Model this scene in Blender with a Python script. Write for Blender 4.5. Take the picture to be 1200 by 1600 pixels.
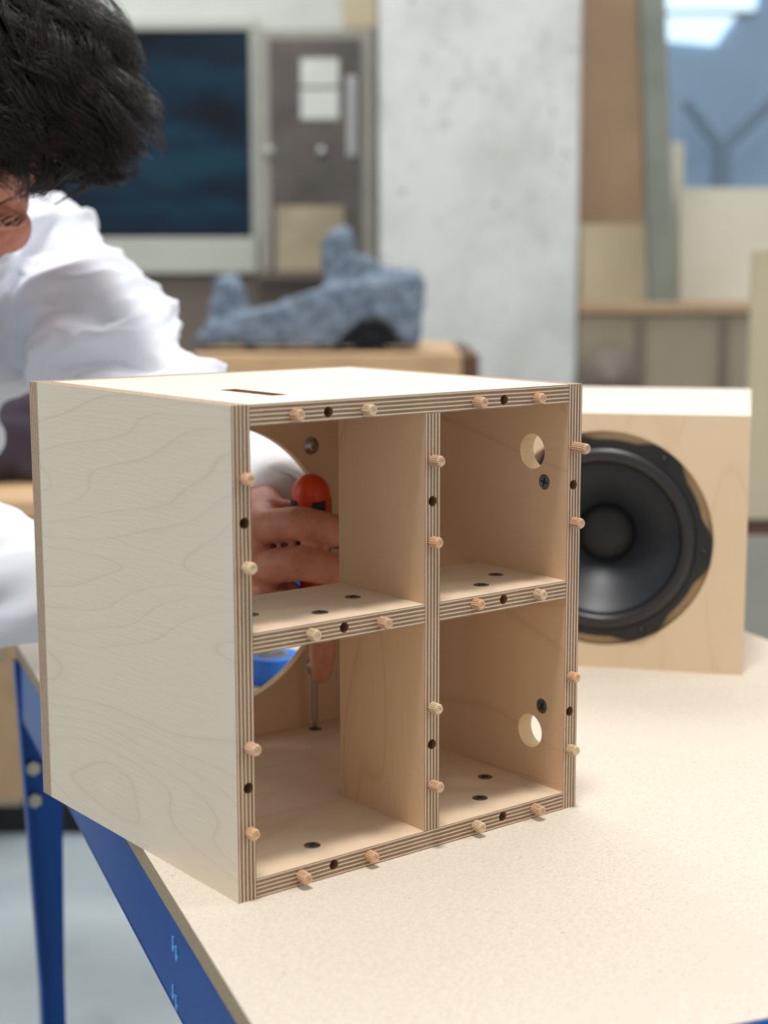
import bpy, bmesh, math, random
import numpy as np
from mathutils import Vector, Matrix, noise as mnoise

for o in list(bpy.data.objects):
    bpy.data.objects.remove(o)
scene = bpy.context.scene
COL = scene.collection
random.seed(4)
rng = np.random.default_rng(7)

# ------------------------------------------------------------------ camera
YAW, PIT, ROL, FPX = 0.663953, 0.151747, -0.001668, 2455.4
TABLE_Z = 0.88
CAMB = (-468.045, -735.483, 362.817)           # camera in cabinet millimetres
CAM = Vector((0, 0, TABLE_Z + CAMB[2] / 1000))
cd = bpy.data.cameras.new('camera')
cam = bpy.data.objects.new('camera', cd)
COL.objects.link(cam)
cam.location = CAM
fw = Vector((0, math.cos(PIT), -math.sin(PIT)))
r0 = Vector((1, 0, 0)); u0 = r0.cross(fw)
RV = r0 * math.cos(ROL) + u0 * math.sin(ROL)
UV = -r0 * math.sin(ROL) + u0 * math.cos(ROL)
cam.rotation_euler = Matrix((RV, UV, -fw)).transposed().to_euler()
cd.sensor_fit = 'VERTICAL'; cd.sensor_height = 36; cd.sensor_width = 27
cd.lens = FPX / 1600 * 36
cd.clip_start = 0.05; cd.clip_end = 100
cd.dof.use_dof = True
cd.dof.focus_distance = 1.01
cd.dof.aperture_fstop = 5.2
scene.camera = cam

# ------------------------------------------------------------------ light
w = bpy.data.worlds.new('hall'); scene.world = w; w.use_nodes = True
bgn = w.node_tree.nodes['Background']
bgn.inputs[0].default_value = (0.93, 0.97, 1.0, 1); bgn.inputs[1].default_value = 0.42

def area(name, loc, size, sizey, power, target, col=(1, 1, 1)):
    l = bpy.data.lights.new(name, 'AREA'); l.shape = 'RECTANGLE'
    l.size = size; l.size_y = sizey; l.energy = power; l.color = col
    o = bpy.data.objects.new(name, l); COL.objects.link(o); o.location = loc
    o.rotation_euler = (Vector(target) - Vector(loc)).to_track_quat('-Z', 'Y').to_euler()
    return o
area('skylight', (0.0, 0.4, 4.4), 0.5, 0.4, 78, (0.05, 1.1, 0.88), (1.0, 0.975, 0.94))
area('back_wall_fill', (-0.4, 4.0, 4.6), 4.0, 1.6, 98, (-0.4, 4.4, 0), (0.97, 0.99, 1.0))  # unseen lamp added to brighten the back wall
area('side_window.001', (4.6, 1.7, 4.1), 2.0, 1.2, 58, (0.1, 1.1, 0.9), (0.95, 0.98, 1.0))
area('side_window', (-4.6, -0.6, 2.3), 3.0, 1.8, 42, (0.0, 1.1, 1.0), (0.93, 0.97, 1.0))

scene.view_settings.view_transform = 'Standard'
scene.view_settings.look = 'None'
scene.view_settings.gamma = 1
scene.view_settings.use_curve_mapping = False
scene.view_settings.exposure = 0.3

# ------------------------------------------------------------------ coordinates
def Bw(x, y, z):                                # cabinet millimetres -> world metres
    dx, dy = x - CAMB[0], y - CAMB[1]
    c, s = math.cos(YAW), math.sin(YAW)
    return Vector(((dx * c - dy * s) / 1000, (dx * s + dy * c) / 1000, TABLE_Z + z / 1000))
def ray(px, py):
    return fw + RV * ((px - 600) / FPX) + UV * ((800 - py) / FPX)
def cw(px, py, d):                              # a point d metres deep along the view
    return CAM + ray(px, py) * d
def onY(px, py, Y):                             # on the upright plane Y metres away
    r = ray(px, py); return CAM + r * (Y / r.y)
def onZ(px, py, z):
    r = ray(px, py); return CAM + r * ((z - CAM.z) / r.z)

# ------------------------------------------------------------------ materials
def srgb(r, g, b):
    def f(c):
        c /= 255
        return c / 12.92 if c <= .04045 else ((c + .055) / 1.055) ** 2.4
    return (f(r), f(g), f(b), 1)
class NT:
    def __init__(s, name):
        s.m = bpy.data.materials.new(name); s.m.use_nodes = True
        s.t = s.m.node_tree; s.b = s.t.nodes['Principled BSDF']
    def n(s, typ, **kw):
        nd = s.t.nodes.new(typ)
        for k, v in kw.items(): setattr(nd, k, v)
        return nd
    def l(s, a, b): s.t.links.new(a, b)
    def coord(s, scale, loc=(0, 0, 0), rot=(0, 0, 0)):
        tc = s.n('ShaderNodeTexCoord'); mp = s.n('ShaderNodeMapping')
        mp.inputs['Scale'].default_value = scale; mp.inputs['Location'].default_value = loc
        mp.inputs['Rotation'].default_value = rot
        s.l(tc.outputs['Object'], mp.inputs[0]); return mp.outputs[0]
    def noise(s, vec, scale, detail=3, rough=.5, dist=0):
        nd = s.n('ShaderNodeTexNoise'); s.l(vec, nd.inputs['Vector'])
        nd.inputs['Scale'].default_value = scale; nd.inputs['Detail'].default_value = detail
        nd.inputs['Roughness'].default_value = rough; nd.inputs['Distortion'].default_value = dist
        return nd.outputs['Fac']
    def math(s, op, a, b=None):
        nd = s.n('ShaderNodeMath', operation=op)
        for i, v in enumerate((a, b)):
            if v is None: continue
            if isinstance(v, (int, float)): nd.inputs[i].default_value = v
            else: s.l(v, nd.inputs[i])
        return nd.outputs[0]
    def ramp(s, fac, stops, interp='LINEAR'):
        nd = s.n('ShaderNodeValToRGB'); cr = nd.color_ramp; cr.interpolation = interp
        while len(cr.elements) < len(stops): cr.elements.new(0.5)
        for e, (p, c) in zip(cr.elements, stops):
            e.position = p; e.color = c if len(c) == 4 else (*c, 1)
        s.l(fac, nd.inputs[0]); return nd.outputs[0]
    def mix(s, fac, a, b, mode='MIX'):
        nd = s.n('ShaderNodeMix', data_type='RGBA', blend_type=mode)
        for sock, v in ((nd.inputs[0], fac), (nd.inputs[6], a), (nd.inputs[7], b)):
            if isinstance(v, (int, float)): sock.default_value = v
            elif isinstance(v, tuple): sock.default_value = v
            else: s.l(v, sock)
        return nd.outputs[2]
    def bump(s, h, strength, dist=.001):
        nd = s.n('ShaderNodeBump'); nd.inputs['Strength'].default_value = strength
        nd.inputs['Distance'].default_value = dist; s.l(h, nd.inputs['Height'])
        s.l(nd.outputs[0], s.b.inputs['Normal'])
    def fin(s, col, rough=.6, metal=0, spec=None):
        if isinstance(col, tuple): s.b.inputs['Base Color'].default_value = col
        else: s.l(col, s.b.inputs['Base Color'])
        s.b.inputs['Roughness'].default_value = rough; s.b.inputs['Metallic'].default_value = metal
        if spec is not None: s.b.inputs['Specular IOR Level'].default_value = spec
        return s.m

def plain(name, c, rough=.5, metal=0, spec=None, var=.06, vscale=30):
    t = NT(name); n = t.noise(t.coord((1, 1, 1)), vscale, 3)
    dk = tuple(max(0, x * (1 - var * 2)) for x in c[:3]) + (1,)
    lt = tuple(min(1, x * (1 + var * 2)) for x in c[:3]) + (1,)
    return t.fin(t.ramp(n, [(.25, dk), (.75, lt)]), rough, metal, spec)

def ply_face(name, base, line, along, across2, nrm, linestr=.35, loc=(0, 0, 0), freq=7.0):
    """birch veneer: thin wavy growth lines running along one axis"""
    t = NT(name)
    sc = [0, 0, 0]; sc[along] = 1.6; sc[across2] = 9.0; sc[nrm] = 0.5
    n = t.noise(t.coord(tuple(sc), loc), 1.0, 2, .4, .25)
    fr = t.math('FRACT', t.math('MULTIPLY', n, freq))
    ln = t.ramp(fr, [(0, (0, 0, 0)), (.07, (.3, .3, .3)), (.11, (1, 1, 1)), (.14, (.2, .2, .2)), (.5, (0, 0, 0))])
    sc2 = [0, 0, 0]; sc2[along] = 40; sc2[across2] = 520; sc2[nrm] = 300
    fib = t.noise(t.coord(tuple(sc2), loc), 1.0, 3, .6)
    cloud = t.noise(t.coord((6, 6, 6), loc), 1.0, 2)
    c = t.mix(t.math('MULTIPLY', ln, linestr), base, line)
    c = t.mix(t.math('MULTIPLY', t.math('SUBTRACT', fib, .35), .35), c, tuple(x * .72 for x in base[:3]) + (1,))
    c = t.mix(t.math('MULTIPLY', t.math('SUBTRACT', cloud, .3), .35), c, line)
    t.bump(fib, .18, .0006)
    return t.fin(c, .55, 0, .35)

def ply_edge(name, axis, th, layers=9.6):
    """plywood edge: pale and brown veneers in turn across the thickness"""
    t = NT(name)
    tc = t.n('ShaderNodeTexCoord'); sp = t.n('ShaderNodeSeparateXYZ'); t.l(tc.outputs['Object'], sp.inputs[0])
    v = t.math('MULTIPLY', sp.outputs[axis], 1 / th)
    wob = t.noise(t.coord((40, 40, 40)), 1.0, 3)
    v = t.math('ADD', v, t.math('MULTIPLY', t.math('SUBTRACT', wob, .5), .045))
    s = t.math('FRACT', t.math('ADD', t.math('MULTIPLY', v, layers / 2), .72))
    lt, dk, gl = srgb(238, 216, 188), srgb(146, 118, 95), srgb(104, 80, 62)
    c = t.ramp(s, [(0, gl), (.05, lt), (.28, lt), (.34, gl), (.42, dk), (.60, dk), (.66, gl), (.72, dk), (.95, dk), (1, gl)])
    sc = [420, 420, 420]
    st = [150, 150, 150]; st[axis] = 900
    fl = t.noise(t.coord(tuple(st)), 1.0, 4, .7)
    c = t.mix(t.math('MULTIPLY', t.math('SUBTRACT', fl, .35), .4), c, srgb(120, 92, 68))
    fl2 = t.noise(t.coord((60, 60, 60), (3, 1, 2)), 1.0, 4, .7)
    c = t.mix(t.math('MULTIPLY', t.math('SUBTRACT', fl2, .45), .6), c, srgb(205, 180, 145))
    t.bump(fl, .5, .0006)
    return t.fin(c, .75, 0, .2)

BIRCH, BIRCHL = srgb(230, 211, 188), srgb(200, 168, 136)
INNER, INNERL = srgb(222, 188, 152), srgb(186, 144, 108)  # browner birch, the warm shade inside the box put into the colour
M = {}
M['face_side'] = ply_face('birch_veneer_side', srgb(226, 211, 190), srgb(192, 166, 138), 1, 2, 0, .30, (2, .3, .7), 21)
M['face_top'] = ply_face('birch_veneer_top', srgb(228, 217, 201), srgb(204, 182, 156), 0, 1, 2, .22, (1, 3, 1))  # paler copy of the veneer, strong top light put into the colour
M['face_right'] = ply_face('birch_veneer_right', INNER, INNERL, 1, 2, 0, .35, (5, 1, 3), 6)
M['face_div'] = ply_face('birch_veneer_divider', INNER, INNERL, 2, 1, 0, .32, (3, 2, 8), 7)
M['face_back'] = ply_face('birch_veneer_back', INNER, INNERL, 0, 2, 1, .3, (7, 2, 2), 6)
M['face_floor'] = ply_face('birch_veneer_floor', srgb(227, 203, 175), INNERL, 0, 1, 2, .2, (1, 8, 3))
M['face_shelf'] = ply_face('birch_veneer_shelf', srgb(228, 205, 177), BIRCHL, 0, 1, 2, .2, (4, 6, 2))  # floor and shelf tones browned too for the shade inside
T = .0123
M['edge_x'] = ply_edge('plywood_edge_upright', 0, T)
M['edge_y'] = ply_edge('plywood_edge_back', 1, T)
M['edge_z'] = ply_edge('plywood_edge_level', 2, T)
M['bore'] = plain('bored_wood', srgb(150, 110, 75), .9)
M['borepale'] = plain('bored_pale_wood', srgb(215, 185, 145), .8)
def dowel_mat(name, c):
    t = NT(name); n = t.noise(t.coord((900, 60, 900)), 1, 3, .6)
    return t.fin(t.ramp(n, [(.3, tuple(x * .7 for x in c[:3]) + (1,)), (.65, c)]), .7, 0, .25)
M['dowel'] = [dowel_mat('beech_dowel', srgb(226, 184, 146)), dowel_mat('beech_dowel_pale', srgb(226, 200, 164)), dowel_mat('beech_dowel_pink', srgb(220, 182, 150))]
M['screw'] = plain('zinc_screw', srgb(120, 118, 112), .42, .9, None, .15, 300)
M['recess'] = plain('recess_shade', srgb(26, 25, 24), .8, 0)  # dark colour paints the shade of the cross recess
M['steel'] = plain('bright_steel', srgb(190, 190, 190), .3, 1)
def mdf(name, base, dark, k=1):
    t = NT(name)
    a = t.noise(t.coord((330, 1100, 600)), k, 4, .7, 1.2)
    b = t.noise(t.coord((1100, 300, 600), (4, 4, 4), (0, 0, .5)), k, 4, .7, 1.2)
    cl = t.noise(t.coord((5, 5, 5)), 1, 3)
    c = t.ramp(a, [(.3, dark), (.5, base), (.72, tuple(min(1, x * 1.13) for x in base[:3]) + (1,))])
    c = t.mix(t.math('MULTIPLY', t.math('SUBTRACT', b, .4), .55), c, dark)
    fk = t.noise(t.coord((330, 330, 330), (9, 9, 9)), 1, 1, .4)
    c = t.mix(t.ramp(fk, [(.77, (0, 0, 0)), (.82, (.5, .5, .5))]), c, srgb(120, 95, 70))
    c = t.mix(t.math('MULTIPLY', t.math('SUBTRACT', cl, .4), .25), c, dark)
    t.bump(a, .25, .0006)
    return t.fin(c, .7, 0, .25)
M['mdf'] = mdf('mdf_board', srgb(217, 206, 191), srgb(192, 175, 156))
M['mdf_edge'] = mdf('mdf_cut_edge', srgb(168, 150, 124), srgb(132, 116, 94))
M['blue'] = plain('blue_powder_coat', srgb(6, 74, 152), .3, 0, .28, .05, 12)
M['bluehi'] = plain('blue_slot_highlight', srgb(110, 170, 235), .4)  # light blue paints the highlight on the rail slots
M['bolt'] = plain('galvanised_bolt', srgb(190, 182, 165), .45, .7)
M['black'] = plain('black_rubber', srgb(22, 23, 26), .45)
M['cone'] = plain('black_cone', srgb(30, 34, 42), .46, 0, .6, .04)
M['surround'] = plain('rubber_surround', srgb(30, 31, 35), .38, 0, .6)
M['cap'] = plain('dust_cap', srgb(22, 22, 25), .55)
M['spk_face'] = ply_face('speaker_birch', srgb(226, 203, 172), srgb(206, 174, 138), 2, 0, 1, .25, (2, 2, 5), 5)
M['spk_top'] = ply_face('speaker_birch_top', srgb(228, 220, 205), srgb(215, 195, 165), 0, 1, 2, .15, (2, 2, 5), 5)  # bleached copy of the speaker birch, overhead light in its colour
M['orange'] = plain('orange_handle', srgb(208, 58, 8), .4)
M['grip'] = plain('black_grip', srgb(38, 34, 28), .7)
def skin_mat():
    t = NT('skin'); n = t.noise(t.coord((1, 1, 1)), 55, 4, .6); f = t.noise(t.coord((1, 1, 1)), 700, 2)
    c = t.ramp(n, [(.3, srgb(186, 116, 94)), (.7, srgb(212, 148, 122))])
    t.b.inputs['Subsurface Weight'].default_value = .12
    t.b.inputs['Subsurface Radius'].default_value = (.01, .004, .002)
    t.bump(f, .15, .0006)
    return t.fin(c, .5, 0, .4)
M['skin'] = skin_mat()
def cloth(name, c, k=900):
    t = NT(name); n = t.noise(t.coord((1, 1, 1)), k, 3, .6); m = t.noise(t.coord((1, 1, 1)), 14, 3)
    col = t.ramp(m, [(.3, tuple(x * .95 for x in c[:3]) + (1,)), (.7, c)])
    t.bump(n, .2, .0008); t.b.inputs['Sheen Weight'].default_value = .1
    return t.fin(col, .85, 0, .2)
M['white'] = cloth('white_cotton', srgb(230, 232, 240))
M['trouser'] = cloth('dark_trousers', srgb(45, 48, 58))
M['shoe'] = cloth('dark_shoe', srgb(35, 33, 32))
def hair_mat():
    t = NT('dark_brown_hair'); n = t.noise(t.coord((1, 1, 1)), 60, 3)
    return t.fin(t.ramp(n, [(.3, srgb(20, 13, 12)), (.7, srgb(46, 32, 29))]), .36, 0, .5)
M['hair'] = hair_mat()
M['eye'] = plain('eye_white', srgb(225, 222, 215), .2)
M['iris'] = plain('iris_brown', srgb(45, 28, 20), .15)
M['lip'] = plain('lip', srgb(175, 100, 90), .5)

def plaster(name, c, stain, amt=.6, sc=3):
    t = NT(name)
    a = t.noise(t.coord((1, 1, 1)), sc, 5, .6); b = t.noise(t.coord((1.6, 1, .9), (5, 2, 8)), sc * 2.6, 4, .65)
    d = t.noise(t.coord((1, 1, 1), (3, 7, 1)), sc * 7, 2, .5)
    col = t.mix(t.ramp(a, [(.42, (0, 0, 0)), (.75, (amt, amt, amt))]), c, stain)
    col = t.mix(t.ramp(b, [(.55, (0, 0, 0)), (.75, (amt * .8,) * 3)]), col, tuple(x * .75 for x in stain[:3]) + (1,))
    col = t.mix(t.ramp(d, [(.68, (0, 0, 0)), (.74, (amt,) * 3)]), col, tuple(x * .55 for x in stain[:3]) + (1,))
    t.bump(b, .2, .004)
    return t.fin(col, .85, 0, .2)
M['wall'] = plaster('wall_plaster', srgb(205, 208, 202), srgb(182, 180, 170), .3)
M['pillar'] = plaster('stained_plaster', srgb(206, 207, 203), srgb(158, 152, 140), .55)
M['floor'] = plaster('concrete_floor', srgb(176, 186, 190), srgb(148, 156, 160), .4, 2)
M['bluewall'] = plain('blue_painted_wall', srgb(176, 202, 228), .7, 0, None, .08, 1.2)
M['greymetal'] = plain('grey_painted_metal', srgb(150, 146, 136), .5, 0, None, .06, 6)
def door_mat():
    t = NT('aged_cabinet_door'); n = t.noise(t.coord((1, 1, 1)), 5, 4, .6)
    return t.fin(t.ramp(n, [(.25, srgb(62, 56, 52)), (.6, srgb(92, 84, 78)), (.85, srgb(120, 105, 90))]), .45, .0)
M['cabdoor'] = door_mat()
M['paper'] = plain('notice_paper', srgb(205, 208, 200), .8, 0, None, .03, 20)
M['frame'] = plain('window_frame_paint', srgb(176, 176, 164), .5, 0, None, .03, 4)
def glass_dark():
    t = NT('dark_blue_glass'); n = t.noise(t.coord((.7, 1, 2.2), (3, 0, 1)), 3.2, 2, .5)
    c = t.ramp(n, [(.34, srgb(4, 14, 26)), (.5, srgb(6, 34, 52)), (.64, srgb(12, 52, 68))])  # stretched teal noise paints faint reflections into the pane
    return t.fin(c, .3, 0, .3)
M['glass'] = glass_dark()
M['wood_tan'] = plain('tan_wood', srgb(196, 160, 120), .6, 0, None, .08, 9)
M['wood_brown'] = plain('brown_board', srgb(168, 138, 108), .65, 0, None, .06, 5)
M['wood_pale'] = plain('pale_board', srgb(190, 176, 146), .65, 0, None, .05, 5)
M['wood_dark'] = plain('dark_wood', srgb(92, 62, 44), .6, 0, None, .1, 12)
M['darkpale'] = plain('weathered_board', srgb(160, 146, 120), .7, 0, None, .1, 8)
M['cream'] = plain('cream_board', srgb(200, 194, 176), .65, 0, None, .04, 4)
M['greygreen'] = plain('grey_green_board', srgb(118, 122, 110), .65, 0, None, .08, 6)
M['taupe'] = plain('taupe_panel', srgb(146, 132, 112), .65, 0, None, .05, 4)
M['darktaupe'] = plain('dark_taupe_disc', srgb(108, 96, 86), .6, 0, None, .06, 5)
M['purple'] = cloth('dark_purple_fabric', srgb(62, 52, 62), 300)
M['felt'] = None
def felt():
    t = NT('grey_wool_felt'); n = t.noise(t.coord((1, 1, 1)), 45, 5, .75); m = t.noise(t.coord((1, 1, 1)), 7, 3)
    c = t.ramp(n, [(.3, srgb(78, 88, 100)), (.5, srgb(118, 130, 144)), (.7, srgb(158, 170, 184))])
    c = t.mix(t.math('MULTIPLY', m, .35), c, srgb(95, 105, 118))
    t.bump(n, .8, .006); return t.fin(c, .95, 0, .1)
M['felt'] = felt()
def emit(name, c, s):
    t = NT(name); n = t.noise(t.coord((1, 1, 1)), 3, 2)
    t.l(t.ramp(n, [(.3, tuple(x * .9 for x in c[:3]) + (1,)), (.7, c)]), t.b.inputs['Emission Color'])
    t.b.inputs['Emission Strength'].default_value = s
    return t.fin(c, .4)
M['skypane'] = emit('daylit_pane', srgb(205, 232, 250), 1.0)
M['bluetape'] = plain('blue_tape', srgb(30, 110, 210), .4)
M['greyplastic'] = plain('grey_plastic', srgb(120, 122, 122), .5)
M['undershade'] = plain('black_under_shade', srgb(20, 18, 18), .7)  # near-black, stands for the shadow under the low cupboard

# ------------------------------------------------------------------ helpers
def link(name, me, mats, parent=None, loc=(0, 0, 0), rotz=0):
    o = bpy.data.objects.new(name, me); COL.objects.link(o)
    for m in (mats if isinstance(mats, (list, tuple)) else [mats]): me.materials.append(m)
    o.location = loc; o.rotation_euler = (0, 0, rotz)
    if parent: o.parent = parent
    return o
def tag(o, label=None, cat=None, group=None, kind=None):
    if label: o['label'] = label
    if cat: o['category'] = cat
    if group: o['group'] = group
    if kind: o['kind'] = kind
    return o
def thing(name, label, cat, loc=(0, 0, 0), rotz=0, group=None):
    o = bpy.data.objects.new(name, None); COL.objects.link(o)
    o.empty_display_size = .05
    o.location = loc; o.rotation_euler = (0, 0, rotz)
    return tag(o, label, cat, group)
def to_mesh(bm, name='m', smooth=False):
    me = bpy.data.meshes.new(name); bm.normal_update(); bm.to_mesh(me); bm.free()
    if smooth:
        for p in me.polygons: p.use_smooth = True
    return me
def b_box(bm, x0, x1, y0, y1, z0, z1, bev=0):
    r = bmesh.ops.create_cube(bm, size=1)
    for v in r['verts']:
        v.co = Vector((x0 + (v.co.x + .5) * (x1 - x0), y0 + (v.co.y + .5) * (y1 - y0), z0 + (v.co.z + .5) * (z1 - z0)))
    if bev:
        es = {e for v in r['verts'] for e in v.link_edges}
        bmesh.ops.bevel(bm, geom=list(es), offset=bev, segments=2, affect='EDGES', profile=.5)
def box_me(x0, x1, y0, y1, z0, z1, bev=0):
    bm = bmesh.new(); b_box(bm, x0, x1, y0, y1, z0, z1, bev); return to_mesh(bm)
def box(name, mats, dims, bev=0, parent=None, loc=(0, 0, 0), rotz=0):
    return link(name, box_me(*dims, bev), mats, parent, loc, rotz)
def b_cyl(bm, a, b, ra, rb=None, seg=20, caps=True):
    a, b = Vector(a), Vector(b); rb = ra if rb is None else rb
    d = (b - a); q = d.to_track_quat('Z', 'Y').to_matrix().to_4x4()
    mt = Matrix.Translation((a + b) / 2) @ q
    return bmesh.ops.create_cone(bm, cap_ends=caps, segments=seg, radius1=ra, radius2=rb, depth=d.length, matrix=mt)
def lathe_me(prof, seg=48, axis='Z', smooth=True):
    bm = bmesh.new(); rings = []
    for (r, z) in prof:
        if r < 1e-7: rings.append([bm.verts.new((0, 0, z))])
        else: rings.append([bm.verts.new((r * math.cos(2 * math.pi * k / seg), r * math.sin(2 * math.pi * k / seg), z)) for k in range(seg)])
    for A, B in zip(rings, rings[1:]):
        for k in range(seg):
            k2 = (k + 1) % seg
            if len(A) == 1 and len(B) == 1: continue
            if len(A) == 1: bm.faces.new((A[0], B[k2], B[k]))
            elif len(B) == 1: bm.faces.new((A[k], A[k2], B[0]))
            else: bm.faces.new((A[k], A[k2], B[k2], B[k]))
    bmesh.ops.recalc_face_normals(bm, faces=bm.faces)
    if axis == 'Y-':     # z -> -y
        for v in bm.verts: v.co = Vector((v.co.x, -v.co.z, v.co.y))
    return to_mesh(bm, smooth=smooth)
def evaluated(o):
    dg = bpy.context.evaluated_depsgraph_get(); dg.update()
    return bpy.data.meshes.new_from_object(o.evaluated_get(dg), depsgraph=dg)
def cut(me, mats, cutters, cmat):
    """cut the cutter meshes out of me; the bored faces take cmat"""
    o = link('tmp_cut', me, mats); tmp = []
    for c in cutters:
        k = link('tmp_cutter', c, cmat[len(tmp)] if isinstance(cmat, list) else cmat); tmp.append(k)
        md = o.modifiers.new('b', 'BOOLEAN'); md.operation = 'DIFFERENCE'; md.solver = 'EXACT'; md.object = k
        md.material_mode = 'TRANSFER'
    new = evaluated(o)
    for k in tmp + [o]: bpy.data.objects.remove(k)
    return new
def remesh(bm, voxel, smooth_it=4, smooth_f=.5):
    o = link('tmp_remesh', to_mesh(bm), [])
    md = o.modifiers.new('r', 'REMESH'); md.mode = 'VOXEL'; md.voxel_size = voxel
    if smooth_it:
        sm = o.modifiers.new('s', 'SMOOTH'); sm.factor = smooth_f; sm.iterations = smooth_it
    me = evaluated(o); bpy.data.objects.remove(o)
    for p in me.polygons: p.use_smooth = True
    return me
def b_ball(bm, c, r, mat=None, sub=3):
    """ellipsoid; r a number or the three radii, mat a 3x3 of axes in columns"""
    rr = (r, r, r) if isinstance(r, (int, float)) else r
    S = Matrix.Diagonal((*rr, 1))
    A = mat.to_4x4() if mat else Matrix.Identity(4)
    bmesh.ops.create_icosphere(bm, subdivisions=sub, radius=1, matrix=Matrix.Translation(Vector(c)) @ A @ S)
def b_caps(bm, pts, radii, sub=3, seg=20):
    for p, r in zip(pts, radii): b_ball(bm, p, r, None, sub)
    for (p, r), (q, s) in zip(zip(pts, radii), list(zip(pts, radii))[1:]):
        b_cyl(bm, p, q, r, s, seg)

# ------------------------------------------------------------------ the setting
WY = 5.6
fl = box('floor', M['floor'], (-6, 6, -2.5, 10, -.05, 0)); tag(fl, kind='structure')
x_pil0, x_pil1 = onY(592, 300, 4.98).x, onY(905, 300, 4.98).x
wb = box('wall_back', M['wall'], (-6, x_pil0 - .001, WY, WY + .15, 0, 4.6)); tag(wb, kind='structure')
wl = box('wall_left', M['wall'], (-6.15, -6, -2.5, 10, 0, 4.6)); tag(wl, kind='structure')
wf = box('wall_far', M['bluewall'], (x_pil1 - .5, 6, 9.0, 9.15, 0, 4.6)); tag(wf, kind='structure')
wr = box('wall_right', M['wall'], (6, 6.15, -2.5, 10, 0, 4.6)); tag(wr, kind='structure')
pl = box('pillar', M['pillar'], (x_pil0, x_pil1, 4.98, 6.1, 0, 4.6), .01); tag(pl, kind='structure')

def pbox(name, mats, x0, x1, y0, y1, Y, th, bev=0, parent=None):
    """upright slab whose front fills a pixel rectangle on the plane Y, th metres deep"""
    a, b = onY(x0, y1, Y), onY(x1, y0, Y)
    off = parent.location if parent else Vector((0, 0, 0))
    return box(name, mats, (a.x - off.x, b.x - off.x, Y - off.y, Y + th - off.y, a.z - off.z, b.z - off.z), bev, parent)
# window in the back wall
wn = bpy.data.objects.new('window_1', None); COL.objects.link(wn); tag(wn, 'dark blue window pane in a pale frame beside the metal cabinet', None, None, 'structure')
wn.location = onY(300, 400, WY)
FY = WY - .04
pbox('window_pane', M['glass'], -60, 400, 40, 376, WY - .015, .012, 0, wn)
pbox('window_frame', M['frame'], -75, 402, 30, 47, FY, .04, .004, wn)
pbox('window_frame', M['frame'], 394, 409, 47, 372, FY, .04, .004, wn)
pbox('window_frame', M['frame'], -75, -60, 47, 372, FY, .04, .004, wn)
pbox('window_sill', M['frame'], -75, 402, 371, 428, FY - .05, .09, .006, wn)
db = pbox('dark_panel', M['darktaupe'], -80, 560, 430, 900, WY - .045, .03, .005); tag(db, 'dark grey-brown panel on the wall below the window sill', 'wall panel')  # dark slab over the band below the sill
# electrical cabinet
ec = thing('electrical_cabinet', 'grey metal wall cabinet with dark door between window and pillar', 'cabinet', onY(492, 428, WY - .12))
CY = WY - .13
pbox('cabinet_body', M['greymetal'], 405, 584, 45, 428, CY, .12, .006, ec)
pbox('cabinet_door', M['cabdoor'], 424, 562, 60, 424, CY - .02, .02, .004, ec)
pbox('hinge_strip', M['greymetal'], 407, 420, 60, 424, CY - .015, .015, .003, ec)
pbox('door_highlight', M['steel'], 543, 557, 120, 245, CY - .03, .012, .003, ec)  # steel strip added as the metallic highlight on the frame
kp = onY(503, 236, CY - .02) - ec.location
link('door_knob', lathe_me([(0, .02), (.012, .018), (.016, .008), (.012, 0), (0, 0)], 20, 'Y-'), M['steel'], ec, kp)
kp = onY(420, 236, CY - .015) - ec.location
link('latch', lathe_me([(0, .02), (.014, .018), (.018, .008), (.016, 0), (0, 0)], 20, 'Y-'), M['frame'], ec, kp)
for i, (y0, y1, lb) in enumerate(((91, 134, 'upper white paper notice on the dark cabinet door'), (139, 186, 'lower white paper notice on the dark cabinet door'))):
    tag(pbox('paper_notice', M['paper'], 470, 529, y0, y1, CY - .0225, .002), lb, 'notice', 'notices on the cabinet door')
tag(pbox('plywood_offcut', M['darkpale'], 432, 538, 322, 424, CY - .045, .018, .002), 'tan board standing against the foot of the metal cabinet', 'board')
tag(pbox('wooden_batten', M['wood_pale'], 536, 590, -60, 44, WY - .04, .04, .003), 'tan wooden batten on the wall above the metal cabinet', 'batten')
# narrow ledge that carries the offcut and the cabinet's foot
tag(pbox('wall_ledge', M['darktaupe'], 400, 590, 425, 436, CY - .06, .19, .003), 'narrow dark ledge under the metal wall cabinet', 'ledge')

# right background: cabinet with boards standing on it
RY = 5.0
rc = thing('storage_cabinet', 'long taupe cabinet carrying leaning boards right of the pillar', 'cabinet', onY(1040, 474, RY))
zt = onY(1040, 474, RY).z
rc.location.z = 0
xa, xb = x_pil1 + .004 - rc.location.x, onY(1330, 474, RY).x - rc.location.x
box('cabinet_body', M['taupe'], (xa, xb, 0, .55, 0, zt - .03), .004, rc)
box('cabinet_top', M['wood_brown'], (xa, xb + .01, -.02, .57, zt - .03, zt), .004, rc)
for px in (1000, 1130, 1235):
    xx = onY(px, 550, RY).x - rc.location.x
    box('door_strip', M['darktaupe'], (xx - .012, xx + .012, -.012, 0, .08, zt - .05), .002, rc)
dc = onY(955, 594, RY - .03)
dk = link('saw_blade', lathe_me([(0, 0), (.098, 0), (.1, .004), (.1, .012), (.098, .016), (.03, .016), (.025, .03), (0, .03)], 48, 'Y-'), M['darktaupe'], None, dc)
tag(dk, 'large dark round disc against the taupe cabinet beside the pillar', 'disc')
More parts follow.
